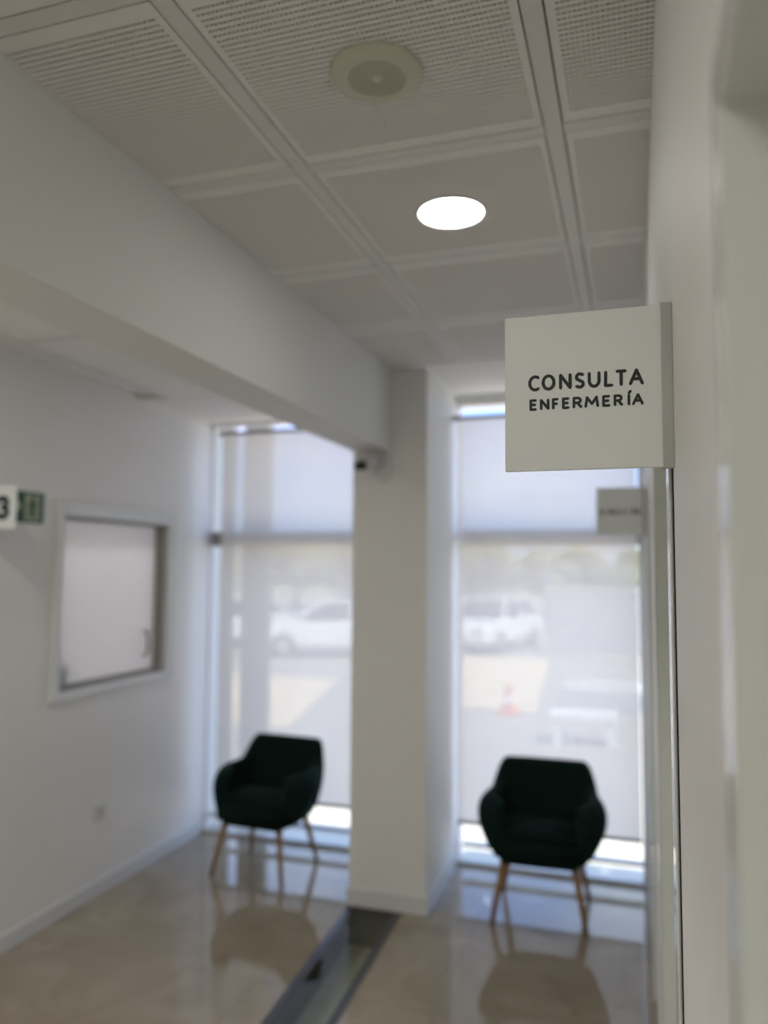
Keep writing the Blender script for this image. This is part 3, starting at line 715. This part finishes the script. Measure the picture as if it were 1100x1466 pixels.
for k, (x, y, h, r, lab) in enumerate(((-18.0, 40, 3.4, 2.6, 'leftmost dusty tree beyond the parked cars'), (-13.5, 38, 3.3, 2.2, 'dusty tree second from the left beyond the parked cars'),
        (-7.6, 39, 3.4, 2.6, 'dusty tree by the left edge of the right window'), (-3.2, 36, 3.2, 2.0, 'dusty tree in the middle of the right window'), (0.2, 33, 3.1, 2.0, 'dusty tree behind the grey boundary wall'))):
    make_tree(lab, x, y, h, r, k+3)

lp = thing('street_lamp', 'thin double-armed street lamp against the sky in the right window', 'street lamp', (-3.16, 30, GZ))
bm = bmesh.new(); tube(bm, (0, 0, 0), (0, 0, 5.0), 0.11, 0.07); obj('pole', bm, M_wallgrey, lp, smooth=True)
for s in (-1, 1):
    bm = bmesh.new(); tube(bm, (0, 0, 4.97), (s*0.75, 0, 5.08), 0.045, n=8); a = obj('arm', bm, M_wallgrey, lp)
    bm = bmesh.new(); box(bm, s*0.9-0.28, s*0.9+0.28, -0.13, 0.13, 5.04, 5.16); obj('lamp_head', bm, M_wallgrey, a, bevel=0.03)

def cone(label, x, y):
    c = thing('traffic_cone', label, 'traffic cone', (x, y, GZ+0.012), 0, 'orange traffic cones outside')
    bm = bmesh.new(); lathe(bm, [(0, 0.46), (0.03, 0.46), (0.12, 0.03), (0.0, 0.03)], n=20); obj('cone_body', bm, M_orange, c)
    obj('base', boxes((-0.17, 0.17, -0.17, 0.17, 0, 0.03)), M_orange, c)
    bm = bmesh.new(); lathe(bm, [(0.070, 0.28), (0.0935, 0.18)], n=20); obj('white_band', bm, M_plastic, c)
cone('orange traffic cone beside the column edge in the right window', -2.95, 12.6)
cone('orange traffic cone in the middle of the right window', -1.95, 12.6)
be = thing('bench', 'white concrete bench on the paving above the right chair', 'bench', (-0.66, 10.8, GZ))
obj('seat', boxes((-0.45, 0.42, -0.2, 0.2, 0.32, 0.42)), M_skirt, be, bevel=0.01)
obj('leg', boxes((-0.40, -0.30, -0.17, 0.17, 0, 0.32)), M_skirt, be); obj('leg', boxes((0.28, 0.40, -0.17, 0.17, 0, 0.32)), M_skirt, be)

pl = thing('potted_shrub', 'small potted shrub outside below the right blind', 'plant', (-0.42, 6.6, GZ))
bm = bmesh.new(); lathe(bm, [(0, 0), (0.085, 0), (0.11, 0.19), (0.10, 0.19), (0.09, 0.15), (0, 0.15)], n=24); obj('pot', bm, M_wallgrey, pl)
bm = bmesh.new(); rnd = random.Random(5)
for i in range(70):
    a = rnd.uniform(0, 2*PI); q = rnd.uniform(0.02, 0.15); z = 0.15+rnd.uniform(0.03, 0.25)
    Mx = Matrix.Translation((q*math.cos(a), q*math.sin(a), z)) @ Matrix.Rotation(rnd.uniform(0, 6), 4, 'Z') @ Matrix.Rotation(rnd.uniform(-0.9, 0.9), 4, 'X') @ Matrix.Diagonal((0.018, 0.05, 0.004, 1))
    bmesh.ops.create_icosphere(bm, subdivisions=1, radius=1, matrix=Mx)
obj('foliage', bm, M_leaf, pl)
